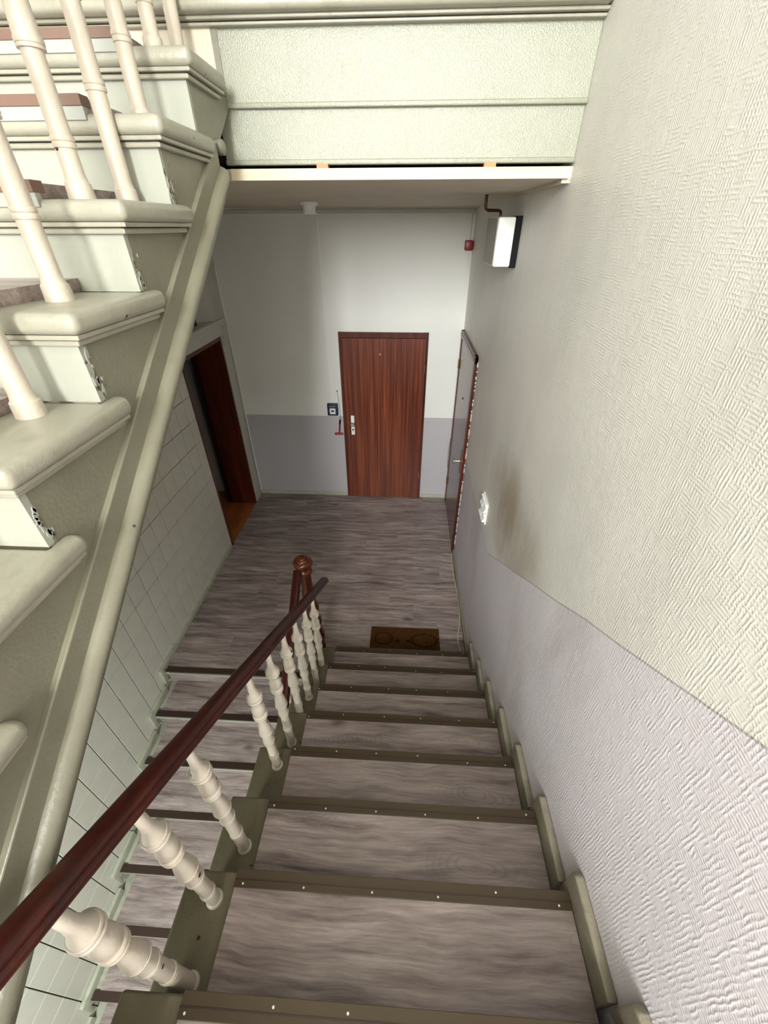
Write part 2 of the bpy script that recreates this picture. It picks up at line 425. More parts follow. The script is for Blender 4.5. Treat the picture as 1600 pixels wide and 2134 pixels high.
# landing floor: slab and laminate planks
fl = struct('floor', 'grey oak laminate floor of the landing between the doors', 'floor',
            MB().prism([(XL, YL + 0.04), (-0.64, YL + 0.04), (-0.64, YN - 0.05), (XR, YN - 0.05), (XR, YF), (XL, YF)], 'z', -0.2, -0.012), M['olive'])
PW = 0.188
row = 0; y = YF - 0.002
while y > YL + 0.02:
    y0 = max(y - PW, YL + 0.03)
    x = XL - random.uniform(0.1, 1.1)
    while x < XR:
        x1 = x + 1.29
        a, b = max(x, XL + 0.002), min(x1, XR - 0.002)
        if y0 < YN - 0.03:                       # beside the flight the landing is only the left part
            yy0 = y0
            if a >= -0.64: yy0 = max(y0, YN - 0.03)
            elif b > -0.64:
                if y - max(y0, YN - 0.03) > 0.02:
                    MB().box(-0.64, b - 0.0006, max(y0, YN - 0.03) + 0.0005, y - 0.0005, -0.012, random.uniform(-0.0006, 0)).build('plank', M['floor'], fl)
                b = -0.64
        else: yy0 = y0
        if b - a > 0.02 and y - yy0 > 0.01:
            MB().box(a + 0.0006, b - 0.0006, yy0 + 0.0005, y - 0.0005, -0.012, random.uniform(-0.0006, 0)).build('plank', M['floor'], fl)
        x = x1
    y -= PW
struct('floor_half_landing', 'half landing floor in grey laminate above the lower flight', 'floor',
       MB().box(XL, XR, YB, YN - 9 * GO - 0.03, 1.55, 10 * RISE - 0.001), M['laminate'])

# ceiling over the landing, and the upper landing edge
ce = struct('ceiling', 'low beige ceiling over the landing', 'ceiling', MB().box(XL, XR, 2.215, YF, ZC, ZC + 0.035), M['ceiling'])
ul = thing('upper_landing', (-0.65, 2.2, 3.1), 'glossy cream edge of the upper landing across the stairwell', 'landing', kind='structure')
MB().box(XL, XR, 2.24, YF, 3.12, 3.49).build('slab', M['void'], ul)
MB().box(XL, XR, 2.205, 2.24, 3.27, 3.452).build('fascia_board', M['fascia'], ul, 0.003)
MB().box(-0.69, XR, 2.216, 2.24, 3.118, 3.27).build('fascia_board', M['fascia'], ul, 0.003)
MB().box(-0.69, XR, 2.198, 2.24, 3.262, 3.277).build('fascia_ledge', M['fascia'], ul, 0.004, 3, 40)
MB().box(-0.69, XR, 2.208, 2.24, 3.112, 3.128).build('fascia_bottom_bead', M['fascia'], ul, 0.004, 3, 40)
MB().box(XL, XR, 2.13, YF, 3.468, 3.5035).build('nosing', M['cream'], ul, 0.014, 4, 40)
MB().box(XL, XR, 2.165, 2.24, 3.459, 3.468).build('moulding', M['cream'], ul, 0.003)
MB().box(XL, XR, 2.18, 2.24, 3.449, 3.457).build('moulding', M['cream'], ul, 0.003)
MB().box(-0.675, 0.570, 2.196, 2.215, ZC, 3.101).build('raw_wood_batten', M['pale_wood'], ul, 0.001)['label'] = 'pale raw wood batten under the cream fascia'
for sx in (-0.35, 0.262):
    MB().box(sx, sx + 0.042, 2.2, 2.235, 3.101, 3.114).build('wood_shim', M['shim'], ul)
tr = MB().box(XL, XR, YF - 0.014, YF, 3.024, 3.052).box(XL, XR, YF - 0.02, YF, 3.056, ZC)
struct('trim_1', 'thin cornice board along the top of the far landing wall', 'trim', tr, M['wall_white'], bevel=0.002)
struct('trim_2', 'tapering brown cover strip where the landing ceiling meets the right wall', 'trim',
       MB().prism([(2.22, ZC), (3.35, ZC), (3.35, ZC - 0.004), (2.22, ZC - 0.012)], 'x', XR - 0.03, XR), M['ceiling'])
struct('baseboard_back', 'low grey-white baseboard along the far landing wall', 'baseboard',
       MB().box(XL, -0.735, YF - 0.016, YF, 0, 0.048).box(0.243, XR, YF - 0.016, YF, 0, 0.048), M['skirt_white'], bevel=0.004)
struct('baseboard_left', 'narrow grey-green baseboard below the tiled wall on the landing', 'baseboard',
       MB().box(XL - 0.006, XL + 0.022, YL, 3.62, 0, 0.045), M['skirt_white'], bevel=0.004)
struct('baseboard_right', 'scuffed olive baseboard along the right landing wall up to the side door', 'baseboard',
       MB().box(XR - 0.02, XR, YN + 0.01, 3.655, 0, 0.05), M['skirt'], bevel=0.004)
struct('trim_3', 'white corner bead where the far wall meets the left wall', 'trim',
       MB().box(XL - 0.001, XL + 0.012, YF - 0.012, YF, 0.05, 2.6), M['white_plastic'], bevel=0.003)

# wall tiles: individual tiles where the photograph shows them, the rest joined
TW, TH = 0.1535, 0.2055
tile_me = box_mesh('tile', 0.007, TW - 0.0056, TH - 0.0056, M['tile'], 0.0012)
rest = MB()
for i in range(-34, 10):
    for j in range(-11, 10):
        ty = 2.295 + TW * (i + 0.5); tz = 0.066 + TH * (j + 0.5)
        if ty > 3.66 or ty < YB + 0.05 or tz + TH / 2 > 2.17: continue
        if ty + TW / 2 > 3.655:
            rest.box(XL - 0.006, XL, ty - TW / 2 + 0.0018, 3.654, tz - TH / 2 + 0.0018, tz + TH / 2 - 0.0018); continue
        lo = -0.16 if ty > YL else -(YL - ty) * SLOPE - 0.36
        hi = 0.77 * (ty - 2.86) + 1.37 + 0.26
        if lo < tz < hi:
            o = piece('tile', tile_me, wall_left, (XL - 0.0035 + random.uniform(-0.0005, 0.0005), ty, tz))
            o.rotation_euler = (0, random.uniform(-.003, .003), random.uniform(-.004, .004))
        elif tz > lo - 1.0:
            rest.box(XL - 0.006, XL, ty - TW / 2 + 0.0018, ty + TW / 2 - 0.0018, tz - TH / 2 + 0.0018, tz + TH / 2 - 0.0018)
rest.build('tiling', M['tile'], wall_left)['kind'] = 'stuff'

# ------------------------------------------------------------------ doors
# door_1: far wall
d1 = thing('door_1', (-0.245, YF, 0), 'closed mahogany veneer door in the far wall, white lock plate on its left', 'door', kind='structure')
MB().box(-0.719, -0.690, YF - 0.022, YF, 0, 2.03).box(0.199, 0.228, YF - 0.022, YF, 0, 2.03).box(-0.719, 0.228, YF - 0.024, YF, 1.975, 2.03) \
    .build('door_frame', M['door_dark'], d1, 0.002)
lf = MB().box(-0.688, 0.197, YF - 0.030, YF - 0.002, 0.006, 1.972).build('door_leaf', M['door_wood'], d1, 0.002)
pl = MB().box(-0.627, -0.587, YF - 0.038, YF - 0.030, 0.886, 1.124).build('lock_plate', M['white_plastic'], d1, 0.002)
MB().lathe([(0, 0.024), (0.012, 0.026), (0.03, 0.026), (0.036, 0.02)], (-0.607, YF - 0.038, 1.022), (0, -1, 0)).build('door_knob', M['steel'], d1, smooth=40)
MB().lathe([(0, 0.009), (0.002, 0.009)], (-0.607, YF - 0.038, 0.955), (0, -1, 0), 12).box(-0.611, -0.603, YF - 0.040, YF - 0.038, 0.932, 0.953).build('keyhole', M['black'], d1)
MB().lathe([(0, 0.010), (0.006, 0.009)], (-0.279, YF - 0.030, 1.815), (0, -1, 0), 12).build('peephole', M['steel'], d1)
MB().lathe([(0, 0.007), (0.09, 0.007)], (0.199, YF - 0.032, 0.30), (0, 0, 1), 10).build('hinge', M['brass'], d1)
MB().lathe([(0, 0.007), (0.09, 0.007)], (0.199, YF - 0.032, 1.62), (0, 0, 1), 10).build('hinge', M['brass'], d1)
MB().lathe([(0, 0.005), (0.004, 0.005)], (-0.655, YF - 0.030, 1.035), (0, -1, 0), 8).build('nail', M['shim'], d1)

# door_2: right wall
d2 = thing('door_2', (XR, 4.15, 0), 'closed dark brown side door in the right wall with a chrome knob', 'door', kind='structure')
MB().box(XR - 0.028, XR, 3.668, 3.735, 0, 2.07).box(XR - 0.028, XR, 4.655, 4.715, 0, 2.07).box(XR - 0.03, XR, 3.668, 4.715, 2.005, 2.07) \
    .build('door_frame', M['door_dark'], d2, 0.004)
MB().box(XR - 0.036, XR - 0.036 + 0.012, 3.70, 4.69, 2.03, 2.045).build('frame_bead', M['door_side'], d2, 0.003)
MB().box(XR - 0.022, XR, 3.737, 4.653, 0.006, 2.003).build('door_leaf', M['door_side'], d2, 0.002)
MB().box(XR - 0.032, XR - 0.022, 3.772, 3.812, 0.93, 1.17).build('lock_plate', M['brass'], d2, 0.002)
MB().lathe([(0, 0.010), (0.045, 0.009), (0.05, 0.024), (0.066, 0.026), (0.07, 0.02)], (XR - 0.032, 3.792, 1.06), (-1, 0, 0)).build('door_knob', M['steel'], d2, smooth=40)
MB().lathe([(0, 0.012), (0.004, 0.011)], (XR - 0.022, 4.14, 1.56), (-1, 0, 0), 12).build('peephole', M['black'], d2)
MB().lathe([(0, 0.008), (0.09, 0.008)], (XR - 0.03, 4.66, 1.70), (0, 0, 1), 10).build('hinge', M['brass'], d2)
MB().lathe([(0, 0.008), (0.09, 0.008)], (XR - 0.03, 4.66, 0.28), (0, 0, 1), 10).build('hinge', M['brass'], d2)
crumb = MB()
for k in range(70):
    zz = random.uniform(0.05, 2.06); s = random.uniform(0.0, 0.0015)
    crumb.box(XR - 0.006, XR + 0.001, 3.660 - s, 3.669, zz, zz + random.uniform(0.006, 0.03))
o = crumb.build('paint_edge', M['wall_white'], d2); o['kind'] = 'stuff'

# door_3: open doorway in the left wall
d3 = thing('door_3', (XL, 4.09, 0), 'open doorway in the left wall with a dark brown frame and an unlit room behind', 'door', kind='structure')
MB().box(XL - T, XL + 0.006, 3.655, 3.690, -0.01, 2.02).box(XL - T, XL + 0.008, 4.508, 4.535, -0.01, 2.02).box(XL - T, XL + 0.006, 3.655, 4.535, 1.985, 2.025) \
    .build('door_frame', M['door_dark'], d3, 0.003)
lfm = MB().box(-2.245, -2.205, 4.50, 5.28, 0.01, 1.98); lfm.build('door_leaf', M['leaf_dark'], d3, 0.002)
MB().box(-0.012 + XL - 2.2, XL, 3.69, 4.508, -0.03, -0.002).box(-4.2, XL - T, 2.9, 6.4, -0.03, -0.004).build('room_floor', M['orange_floor'], d3)
MB().box(-2.62, -2.42, 4.78, 4.86, -0.002, 2.6).build('room_wall', M['wall_white'], d3)
MB().box(-4.25, -4.2, 2.9, 6.4, 0, 2.6).box(-4.2, XL - T, 6.4, 6.45, 0, 2.6).box(-4.2, XL - T, 2.85, 2.9, 0, 2.6) \
    .box(-4.25, XL - T, 2.85, 6.45, 2.6, 2.65).box(XL - T - 0.05, XL - T - 0.01, 2.85, 3.62, 0, 2.6).box(XL - T - 0.05, XL - T - 0.01, 4.93, 6.45, 0, 2.6) \
    .build('room_shell', M['wall_white'], d3)
MB().box(XL - 0.006, XL + 0.016, 3.50, 4.735, 2.025, 2.168).build('lintel_board', M['wall_white'], d3, 0.002)
MB().box(XL - 0.006, XL + 0.010, 4.545, 4.70, 0, 1.94).build('casing_board', M['wall_white'], d3, 0.002)
MB().box(XL - 0.006, XL + 0.024, 4.59, 4.70, 1.94, 2.10).build('corner_block', M['wall_white'], d3, 0.003)
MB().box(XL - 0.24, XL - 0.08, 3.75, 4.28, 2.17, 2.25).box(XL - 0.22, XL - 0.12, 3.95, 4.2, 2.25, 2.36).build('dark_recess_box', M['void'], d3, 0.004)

# ------------------------------------------------------------------ main flight: landing up to the half landing
def stepped(points_top, low, xa, xb):
    return MB().prism(points_top + low, 'x', xa, xb)

st = thing('staircase', (0, YN, 0), 'straight stair flight with grey laminate treads rising from the landing to the viewer', 'staircase')
X0, XA, X1 = -0.655, -0.493, XR - 0.030
poly = [(YN - 0.03, 0.0)]
for k in range(1, 10):
    yk = YN - (k - 1) * GO; zt = k * RISE - 0.055
    poly += [(yk - 0.045, zt), (yk - GO - 0.045, zt)] if k > 1 else [(yk - 0.045, 0.0), (yk - 0.045, zt), (yk - GO - 0.045, zt)]
ye = YN - 9 * GO - 0.045
poly = [poly[0]] + poly[1:] + [(ye, 9 * RISE - 0.055 - 0.30), (YN - 0.35, -0.0)]
stepped(poly, [], -0.625, XR - 0.032).build('stringer', M['olive'], st)
strip_prof = [(0.0, 0.004), (0.046, 0.004), (0.046, -0.030), (0.042, -0.030), (0.042, -0.001), (0.0, -0.001)]
for k in range(1, 10):
    yk = YN - (k - 1) * GO; zk = k * RISE; yb = yk - GO - 0.045
    tb = MB().prism([(X0, yk), (X1, yk), (X1, yb), (-0.625, yb), (-0.625, yk - GO - 0.07), (X0, yk - GO - 0.07)], 'z', zk - 0.053, zk - 0.012) \
        .build('tread_board', M['olive'], st, 0.008, 3, 40)
    MB().box(-0.625, X1, yk - 0.045, yk - 0.030, zk - RISE - 0.01, zk - 0.053).build('riser', M['olive'], st)
    MB().box(XA, X1, yb + 0.001, yk - 0.036, zk - 0.012, zk).build('laminate_tread', M['laminate'], st, 0.001)
    ns = MB().prism([(yk - 0.040 + a, zk + b) for a, b in strip_prof], 'x', XA - 0.002, X1).build('nosing_strip', M['brown_metal'], st, 0.0012)
    MB().box(XA - 0.002, X1, yk - 0.022, yk - 0.019, zk + 0.0035, zk + 0.0055).build('strip_rib', M['dark_metal'], ns)
    sc = MB(); n = 6
    for q in range(n):
        xx = XA + 0.02 + (X1 - XA - 0.04) * (q + random.uniform(-.12, .12)) / (n - 1)
        sc.lathe([(0, 0.0032), (0.0010, 0.0026)], (xx, yk - random.choice((0.010, 0.030)), zk + 0.0042), (0, 0, 1), 8)
    o = sc.build('screw_heads', M['screw'], ns); o['kind'] = 'stuff'
# stepped skirting up the right wall
def skirt_poly(k0, k1, t):
    pts = []
    for k in range(k0, k1 + 1):
        yk = YN - (k - 1) * GO; zk = k * RISE
        pts.append((k, yk, zk))
    return pts
for k in range(1, 10):
    yk = YN - (k - 1) * GO; zk = k * RISE
    # board lying along the tread, a short upright returning over the next riser with a slanted shoulder
    p = [(yk + 0.035, zk - 0.09), (yk + 0.035, zk + 0.082), (yk + 0.020, zk + 0.098), (yk - GO + 0.045, zk + 0.098), (yk - GO + 0.045, zk - 0.055), (yk, zk - 0.055)]
    MB().prism(p, 'x', XR - 0.028, XR - 0.001).build('skirting_board', M['skirt'], st, 0.005, 2, 40)

# ------------------------------------------------------------------ lower flight: landing down to the floor below
lo = thing('staircase', (-1.25, YL, 0), 'straight stair flight going down beside the tiled wall, pale grey treads with dark nosings', 'staircase')
XLa, XLb = XL + 0.030, -0.66
for k in range(0, 10):
    yk = YL - k * GO; zk = -k * RISE
    yb = yk + 0.04 if k == 0 else yk + GO + 0.04
    if k:
        MB().box(XL + 0.002, XLb, yk, yb, zk - 0.052, zk - 0.012).build('tread_board', M['skirt_white'], lo, 0.006, 2, 40)
        MB().box(XLa + 0.03, XLb, yk + 0.038, yb - 0.002, zk - 0.012, zk).build('laminate_tread', M['laminate'], lo, 0.001)
    else:
        MB().box(XL + 0.002, XLb, yk, yb, zk - 0.052, zk - 0.012).build('tread_board', M['skirt_white'], lo, 0.006, 2, 40)
    MB().box(XL + 0.002, XLb, yk + 0.03, yk + 0.045, zk - RISE - 0.02, zk - 0.052).build('riser', M['laminate'], lo)
    MB().box(XLa, XLb, yk - 0.004, yk + 0.040, zk - 0.010, zk + 0.004).build('nosing_strip', M['dark_metal'], lo, 0.0015)
    MB().box(XLa + (0.03 if k == 0 else 0.0), XLb, yk - (0.005 if k else 0.012), yk + 0.004, zk - (0.015 if k else 0.022), zk - 0.010).build('edge_strip', M['white_edge'], lo, 0.0015)
    p = [(yk - 0.045, zk + 0.055), (yk + GO - 0.06, zk + 0.055), (yk + GO - 0.06, zk - 0.05), (yk - 0.022, zk - 0.05), (yk - 0.022, zk - RISE + 0.056), (yk - 0.045, zk - RISE + 0.056)]
    if k == 0: p = [(yk - 0.045, 0.045), (yk, 0.045), (yk, -0.05), (yk - 0.022, -0.05), (yk - 0.022, -RISE + 0.056), (yk - 0.045, -RISE + 0.056)]
    MB().prism(p, 'x', XL + 0.001, XL + 0.026).build('skirting_board', M['skirt_white'], lo, 0.003, 2, 40)
pts = []
for k in range(0, 10):
    yk = YL - k * GO; zk = -k * RISE
    pts += [(yk + 0.046, zk - 0.054), (yk + 0.046, zk - RISE - 0.054)]
stepped(pts, [(YL - 9 * GO + 0.046, -10 * RISE - 0.35), (YL + 0.046, -0.45)], XL + 0.03, XLb - 0.01).build('stringer', M['olive'], lo)

# ------------------------------------------------------------------ upper flight: half landing up to the next floor
up = thing('staircase', (XU, UY, 1.75), 'cream painted stair flight climbing at the upper left, moulded tread ends over a plain string', 'staircase')
pts = []
for j in range(0, 10):
    yj = UY + j * UGO; zj = UZ + j * URISE
    yr = yj + 0.046 if j < 9 else 2.199
    pts += [(yr, zj - URISE - 0.041), (yr, zj - 0.041)]
ytop = 2.20
prof = pts
line = lambda y, c: c + 0.70 * y
MB().prism(prof + [(ytop, line(ytop, 1.70)), (UY - 0.05, line(UY - 0.05, 1.70))], 'x', XL + 0.002, -0.665).build('carriage', M['ceiling'], up)
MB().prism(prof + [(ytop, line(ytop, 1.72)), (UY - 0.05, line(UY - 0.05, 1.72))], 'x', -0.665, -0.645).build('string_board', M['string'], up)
ya, yb_ = UY - 0.1, 1.985
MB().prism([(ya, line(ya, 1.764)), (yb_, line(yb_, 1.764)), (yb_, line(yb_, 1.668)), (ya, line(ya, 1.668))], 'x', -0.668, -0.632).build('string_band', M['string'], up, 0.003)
bead = [(-0.645 + 0.0, 0.03), (-0.632, 0.032), (-0.618, 0.026), (-0.609, 0.014), (-0.607, 0.0), (-0.610, -0.016), (-0.622, -0.024), (-0.668, -0.024), (-0.668, 0.03)]
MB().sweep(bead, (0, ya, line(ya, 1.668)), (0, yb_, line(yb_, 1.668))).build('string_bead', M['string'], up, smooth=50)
for j in range(0, 9):
    yj = UY + j * UGO; zj = UZ + j * URISE; yb = yj + UGO + 0.03 if j < 8 else 2.203
    rl = 0.345 if j < 8 else 0.275
    L = lambda ox, oy: [(XL + 0.002, yj + oy), (XU - ox, yj + oy), (XU - ox, yj + rl - ox * 0.8), (-0.650, yj + rl - ox * 0.8), (-0.650, yb), (XL + 0.002, yb)]
    MB().prism(L(0, 0), 'z', zj - 0.040, zj).build('tread_board', M['cream'], up, 0.015, 4, 40)
    MB().prism(L(0.010, 0.008), 'z', zj - 0.049, zj - 0.040).build('moulding', M['cream'], up, 0.002)
    MB().prism(L(0.021, 0.017), 'z', zj - 0.062, zj - 0.051).build('moulding', M['cream'], up, 0.003)
    MB().box(XL + 0.002, -0.645, yj + 0.03, yj + 0.045, zj - URISE, zj - 0.04).build('riser', M['riser'], up)
    MB().box(XL + 0.02, -0.79, yj + 0.012, yb - 0.001, zj, zj + 0.028).build('laminate_tread', M['laminate'], up)
    MB().box(XL + 0.02, -0.788, yj - 0.004, yj + 0.012, zj - 0.014, zj + 0.011).build('edge_strip', M['white_edge'], up, 0.001)
    MB().box(XL + 0.02, -0.788, yj - 0.006, yj + 0.03, zj + 0.011, zj + 0.032).build('nosing_strip', M['tan_nosing'], up, 0.001)
# flaking paint on the string where it meets the foot of each riser
for mat_, nm in ((M['white_edge'], 'pale_paint_flakes'), (M['olive'], 'worn_paint_patches')):
    fk = MB()
    for j in range(1, 8):
        yr = UY + j * UGO + 0.03; z0 = UZ + (j - 1) * URISE
        for q in range(9):
            hz = z0 + 0.01 + abs(random.gauss(0, 0.035)); yy = yr + 0.004 + abs(random.gauss(0, 0.012)) + max(0, 0.03 - (hz - z0)) * 0.5
            r1, r2 = random.uniform(0.002, 0.006), random.uniform(0.004, 0.014)
            fk.prism([(yy + math.cos(a) * r1 * random.uniform(.5, 1.2), hz + math.sin(a) * r2 * random.uniform(.5, 1.2)) for a in (0, 1.1, 2.2, 3.3, 4.2, 5.2)], 'x', -0.6455, -0.6435 if nm[0] == 'p' else -0.6442)
    o = fk.build(nm, mat_, up); o['kind'] = 'stuff'
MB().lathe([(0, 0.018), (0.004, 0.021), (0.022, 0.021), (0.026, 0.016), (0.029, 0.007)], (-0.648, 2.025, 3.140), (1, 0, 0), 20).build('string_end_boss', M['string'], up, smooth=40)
yj = UY + 9 * UGO; zj = UZ + 9 * URISE
MB().box(XL + 0.002, -0.645, 2.203, 2.215, zj - URISE, zj - 0.04).build('riser', M['riser'], up)

# ------------------------------------------------------------------ railings
def baluster_profile(L, base):
    """(distance below the rail, radius) turned profile; the plain foot takes up the difference in length"""
    p = [(0.0, 0.0155), (0.06, 0.0165), (0.085, 0.020), (0.100, 0.025), (0.112, 0.0315), (0.116, 0.0320), (0.1165, 0.0345), (0.120, 0.0368), (0.126, 0.0368), (0.129, 0.0350),
         (0.1295, 0.0325), (0.1325, 0.0325), (0.133, 0.0350), (0.136, 0.0372), (0.142, 0.0370), (0.145, 0.0345), (0.1455, 0.0290), (0.152, 0.0245), (0.160, 0.0220), (0.170, 0.0225),
         (0.182, 0.0275), (0.197, 0.0320), (0.212, 0.0335), (0.226, 0.0325), (0.240, 0.0290), (0.2405, 0.0320), (0.244, 0.0350), (0.250, 0.0358), (0.254, 0.0335), (0.2545, 0.0310), (0.257, 0.0310),
         (0.2575, 0.0335), (0.261, 0.0352), (0.266, 0.0345), (0.269, 0.0320), (0.2695, 0.0260), (0.280, 0.0225), (0.292, 0.0212), (0.302, 0.0215),
         (0.325, 0.0255), (0.350, 0.0300), (0.378, 0.0330), (0.386, 0.0335), (0.3865, 0.0350), (0.392, 0.0355), (0.396, 0.0340), (0.3965, 0.0275), (0.412, 0.0262), (0.440, 0.0280),
         (0.458, 0.0288), (0.4585, 0.0305), (0.463, 0.0312), (0.467, 0.0300), (0.4675, 0.0285), (0.470, 0.0300), (0.4735, 0.0295), (0.474, 0.0240), (0.500, 0.0235), (0.596, 0.0243), (0.5965, 0.0265),
         (0.601, 0.0275), (0.605, 0.0265), (0.6055, 0.0250), (0.608, 0.0268), (0.612, 0.0275), (0.616, 0.0265), (0.6165, 0.0240)]
    if base == 'flange':
        p += [(L - 0.014, 0.0245), (L - 0.011, 0.029), (L - 0.003, 0.031), (L, 0.031)]
    else:
        p += [(max(0.626, L - 0.045), 0.0245), (L - 0.034, 0.027), (L - 0.030, 0.031), (L - 0.002, 0.033), (L, 0.033)]
    return p
def baluster(parent, x, y, ztop, zbot, base):
    L = ztop - zbot
    prof = [(L - t, r * 0.83) for t, r in baluster_profile(L, base)][::-1]
    return MB().lathe(prof, (x, y, zbot), (0, 0, 1), 28).build('baluster', M['baluster'], parent, smooth=32)

RA = [(-0.013, 0.0), (0.013, 0.0), (0.022, -0.004), (0.026, -0.011), (0.025, -0.019), (0.023, -0.023), (0.030, -0.027), (0.032, -0.034), (0.030, -0.045), (0.022, -0.053),
      (-0.022, -0.053), (-0.030, -0.045), (-0.032, -0.034), (-0.030, -0.027), (-0.023, -0.023), (-0.025, -0.019), (-0.026, -0.011), (-0.022, -0.004)]
ra = thing('stair_railing', (-0.56, YN, RISE), 'red-brown handrail on white turned balusters along the flight to the landing', 'railing')
zr = lambda y: 2.31 - 0.6315 * y
MB().sweep(RA, (-0.558, -0.5, zr(-0.5)), (-0.566, 2.43, zr(2.43))).build('handrail', M['rail'], ra, 0.0015, 2, 35)
def tread_of(y): return int(math.floor((YN - y) / GO)) + 1
for y in (0.395, 0.568, 0.745, 1.097, 1.280, 1.462, 1.635, 1.815, 1.990, 0.215, 0.04):
    k = tread_of(y)
    baluster(ra, -0.547, y, zr(y) - 0.045, k * RISE - 0.0125, 'flange')
# newel post, leaning slightly
nb = Vector((-0.655, 2.345, 0.0)); nd = (Vector((-0.688, 2.35, 1.0)) - nb).normalized()
npf = [(0, 0.055), (0.10, 0.055), (0.13, 0.046), (0.17, 0.062), (0.23, 0.066), (0.28, 0.05), (0.31, 0.045), (0.35, 0.058), (0.40, 0.062), (0.44, 0.048), (0.47, 0.046),
       (0.51, 0.056), (0.55, 0.058), (0.59, 0.046), (0.62, 0.044), (0.66, 0.052), (0.70, 0.050), (0.73, 0.042), (0.76, 0.040), (0.88, 0.041), (0.895, 0.044), (0.90, 0.054), (0.912, 0.057),
       (0.925, 0.052), (0.932, 0.046), (0.945, 0.043)]
np_ = MB().lathe(npf, nb, nd, 32).build('newel_post', M['newel'], ra, smooth=45)
fin = [(0.0, 0.043), (0.010, 0.052), (0.028, 0.066), (0.045, 0.069), (0.058, 0.066), (0.066, 0.060), (0.070, 0.053), (0.0705, 0.048), (0.078, 0.047), (0.084, 0.042), (0.087, 0.036), (0.0875, 0.031), (0.092, 0.030), (0.096, 0.024), (0.0965, 0.016), (0.099, 0.005)]
MB().lathe(fin, nb + nd * 0.945, nd, 32).build('finial', M['newel'], np_, smooth=45)

lr = thing('stair_railing', (-0.70, YL, 0), 'short stretch of dark red-brown rail dropping from the newel beside the lower flight', 'railing')
MB().sweep(RA, (-0.722, 2.30, 0.965), (-0.683, 0.80, 0.965 - 1.5 * 0.655)).build('handrail', M['rail'], lr, 0.0015, 2, 35)
for y in (1.74, 1.55, 1.36):
    k = int(math.ceil((YL - y) / GO - 1e-6))
    baluster(lr, -0.722 + (2.30 - y) * 0.026, y, 0.965 - (2.30 - y) * 0.655 - 0.05, max(-0.012, -0.012) if y > YL else -k * RISE - 0.0, 'flange')

ur = thing('stair_railing', (-0.737, UY, UZ), 'white balusters standing on the cream treads of the upper flight', 'railing')
zu = lambda y: 2.76 + 0.66 * y
MB().sweep(RA, (-0.737, -0.3, zu(-0.3) + 0.053), (-0.737, 2.15, zu(2.15) + 0.053)).build('handrail', M['rail'], ur, 0.0015, 2, 35)
for y in (2.09, 1.920, 1.745, 1.560, 1.378, 1.190, 0.993, 0.81, 0.625, 0.44, 0.255, 0.07, -0.115):
    j = int(math.floor((y - UY) / UGO))
    baluster(ur, -0.737, y, zu(y) + 0.008, UZ + j * URISE - 0.001, 'block')

# ------------------------------------------------------------------ fittings and small things
el = thing('emergency_light', (XR, 3.1, 2.75), 'white box-shaped emergency light with a black back on the right wall under the ceiling', 'light')
MB().box(XR - 0.122, XR - 0.032, 2.89, 3.24, 2.742, 2.966).build('white_housing', M['white_plastic'], el, 0.008, 3, 40)
MB().box(XR - 0.032, XR, 2.886, 3.245, 2.738, 2.970).build('black_back_box', M['black'], el, 0.003)
MB().box(XR - 0.126, XR - 0.121, 2.896, 3.234, 2.748, 2.960).build('front_panel', M['shaded_plastic'], el, 0.003)  # grey stands in for shade on the front of the housing
cd = MB().tube([(0.413, 3.08, ZC), (0.413, 3.08, 3.018), (0.416, 3.082, 3.005), (0.428, 3.087, 2.998), (0.495, 3.125, 2.998), (0.507, 3.131, 2.994), (0.511, 3.133, 2.982), (0.511, 3.133, 2.966)], 0.008)
tag(cd.build('conduit', M['conduit'], at=(0.413, 3.08, ZC), smooth=50), 'bent dark red-brown conduit from the ceiling down to the emergency light', 'conduit')

sn = thing('alarm_sounder', (0.556, YF, 2.745), 'small red alarm box high on the far wall by the right corner', 'alarm')
MB().box(0.508, 0.578, YF - 0.07, YF, 2.745, 2.823).build('red_housing', M['red'], sn, 0.008, 3, 40)
MB().box(0.553, 0.560, YF - 0.012, YF, 2.823, 3.02).build('wire_cover', M['wall_white'], sn)

lh = thing('ceiling_lamp_holder', (-0.72, 3.83, ZC), 'white round lamp holder without a bulb on the landing ceiling', 'lamp')
MB().lathe([(0, 0.062), (0.012, 0.062), (0.018, 0.056)], (-0.72, 3.83, ZC), (0, 0, -1), 28).build('base_plate', M['white_plastic'], lh, smooth=40)
MB().lathe([(0.018, 0.046), (0.05, 0.042), (0.055, 0.046), (0.068, 0.046), (0.07, 0.03)], (-0.72, 3.83, ZC), (0, 0, -1), 28).build('socket', M['white_plastic'], lh, smooth=40)

cb = thing('fire_alarm_box', (-0.83, YF, 1.12), 'dark blue call point box with a white square on the far wall by the door', 'alarm')
MB().box(-0.895, -0.772, YF - 0.045, YF, 1.122, 1.262).build('blue_case', M['blue'], cb, 0.006, 3, 40)
MB().box(-0.866, -0.800, YF - 0.049, YF - 0.045, 1.143, 1.212).build('white_label', M['white_plastic'], cb, 0.001)
MB().box(-0.849, -0.816, YF - 0.0505, YF - 0.049, 1.172, 1.189).build('black_symbol', M['black'], cb)
MB().box(-0.866, -0.800, YF - 0.0465, YF - 0.045, 1.229, 1.234).build('pale_line', M['steel'], cb)
MB().lathe([(0, 0.006), (0.003, 0.005)], (-0.879, YF - 0.045, 1.178), (0, -1, 0), 10).build('lock', M['steel'], cb)
hm = thing('alarm_hammer', (-0.77, YF, 0.89), 'small red glass-breaking hammer hung by a thin chain beside the door', 'hammer')
MB().lathe([(0, 0.009), (0.118, 0.009)], (-0.777, YF - 0.022, 0.897), (0.12, 0, 1), 12).build('handle', M['red'], hm, smooth=40)
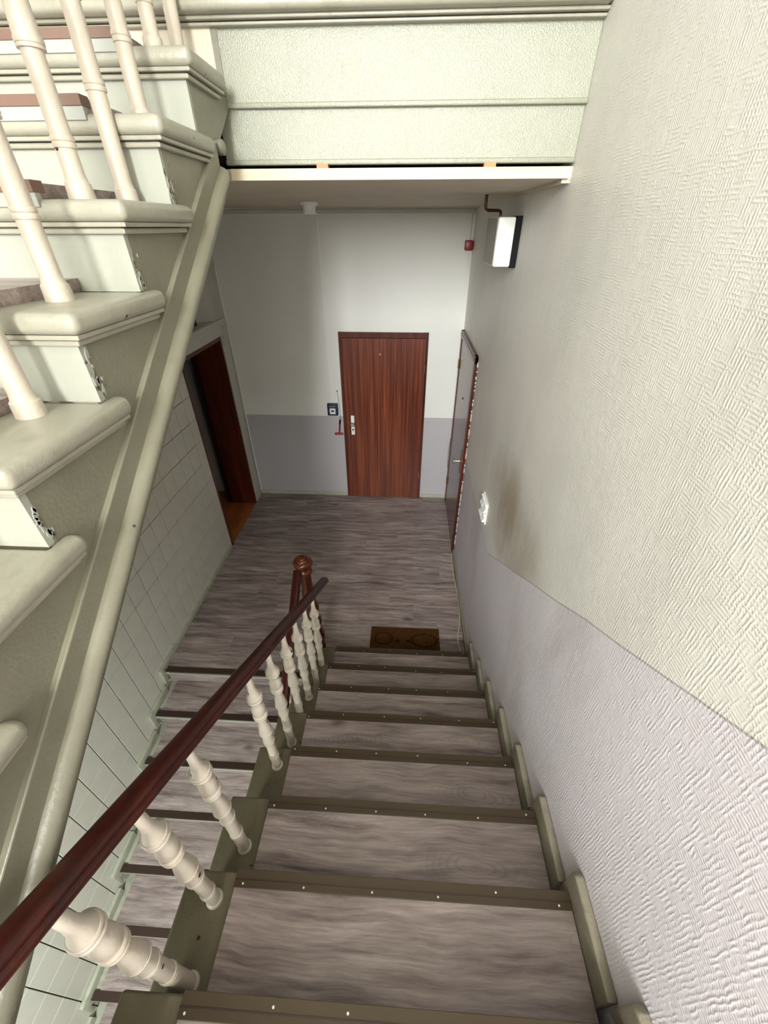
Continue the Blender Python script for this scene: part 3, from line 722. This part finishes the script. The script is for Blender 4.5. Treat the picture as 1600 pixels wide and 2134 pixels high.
MB().lathe([(0, 0.0105), (0.055, 0.0105)], (-0.764, YF - 0.022, 1.012), (0.12, 0, 1), 12).build('black_grip', M['black'], hm, smooth=40)
MB().lathe([(0, 0.012), (0.012, 0.014), (0.09, 0.014), (0.102, 0.012)], (-0.831, YF - 0.022, 0.887), (1, 0, 0), 14).build('head', M['red'], hm, smooth=40)
MB().lathe([(0, 0.006), (0.05, 0.005)], (-0.757, YF - 0.018, 1.066), (0.1, 0, 1), 10).build('clip', M['steel'], hm)
MB().tube([(-0.752, YF - 0.016, 1.11), (-0.7535, YF - 0.012, 1.2), (-0.762, YF - 0.008, 1.30), (-0.772, YF - 0.006, 1.40)], 0.0022, 6).build('chain', M['steel'], hm)
MB().lathe([(0, 0.007), (0.008, 0.006)], (-0.772, YF, 1.402), (0, -1, 0), 10).build('fixing_screw', M['black'], hm)
tag(MB().box(-0.853, -0.833, YF - 0.012, YF, 1.262, 3.05).build('cable_duct', M['white_plastic'], at=(-0.843, YF, 1.262), bevel=0.002),
    'thin white cable duct running from the ceiling down to the blue alarm box', 'cable duct')

sw = thing('wall_switch', (XR, 2.63, 1.31), 'white four-rocker switch plate on the right wall just above the grey dado', 'switch')
MB().box(XR - 0.008, XR, 2.543, 2.716, 1.226, 1.396).build('cover_plate', M['white_plastic'], sw, 0.003)
for a in (2.556, 2.634):
    for b in (1.238, 1.316):
        w_, h_ = 0.070, 0.068
        m = MB(); q = [(XR - 0.008, b), (XR - 0.027, b + 0.002), (XR - 0.012, b + h_ * 0.5), (XR - 0.022, b + h_ - 0.002), (XR - 0.008, b + h_)]
        m.prism(q, 'y', a, a + w_).build('rocker', M['white_plastic'], sw, 0.001)

dm = thing('doormat', (0.06, 2.43, 0), 'brown coir doormat with black scalloped flower outlines at the foot of the stairs', 'doormat')
MB().box(-0.238, 0.357, 2.262, 2.603, 0.0005, 0.016).build('mat', M['mat'], dm, 0.004)

cpts = []
for i in range(30):
    t = i / 29; y = 2.29 + (3.64 - 2.29) * t
    x = XR - 0.028 - 0.010 * math.sin(t * 9.0 + 0.4) - (0.03 * math.exp(-((t - 0.15) / 0.12) ** 2))
    cpts.append((x, y, 0.006))
tag(MB().tube(cpts, 0.005, 8).build('cable', M['cable'], at=(XR - 0.03, 2.9, 0), smooth=60), 'thin pale cable lying on the floor along the right baseboard', 'cable')
wpts = [(XR - 0.012, 4.735, 0.98), (XR - 0.03, 4.742, 0.80), (XR - 0.034, 4.745, 0.66), (XR - 0.030, 4.742, 0.50), (XR - 0.014, 4.735, 0.36)]
tag(MB().tube(wpts, 0.0022, 6).build('door_wire', M['black'], at=(XR - 0.02, 4.74, 0.36)), 'thin dark wire loop beside the hinge side of the right door', 'wire')

for o in bpy.data.objects:
    if '_base' in o: del o['_base']
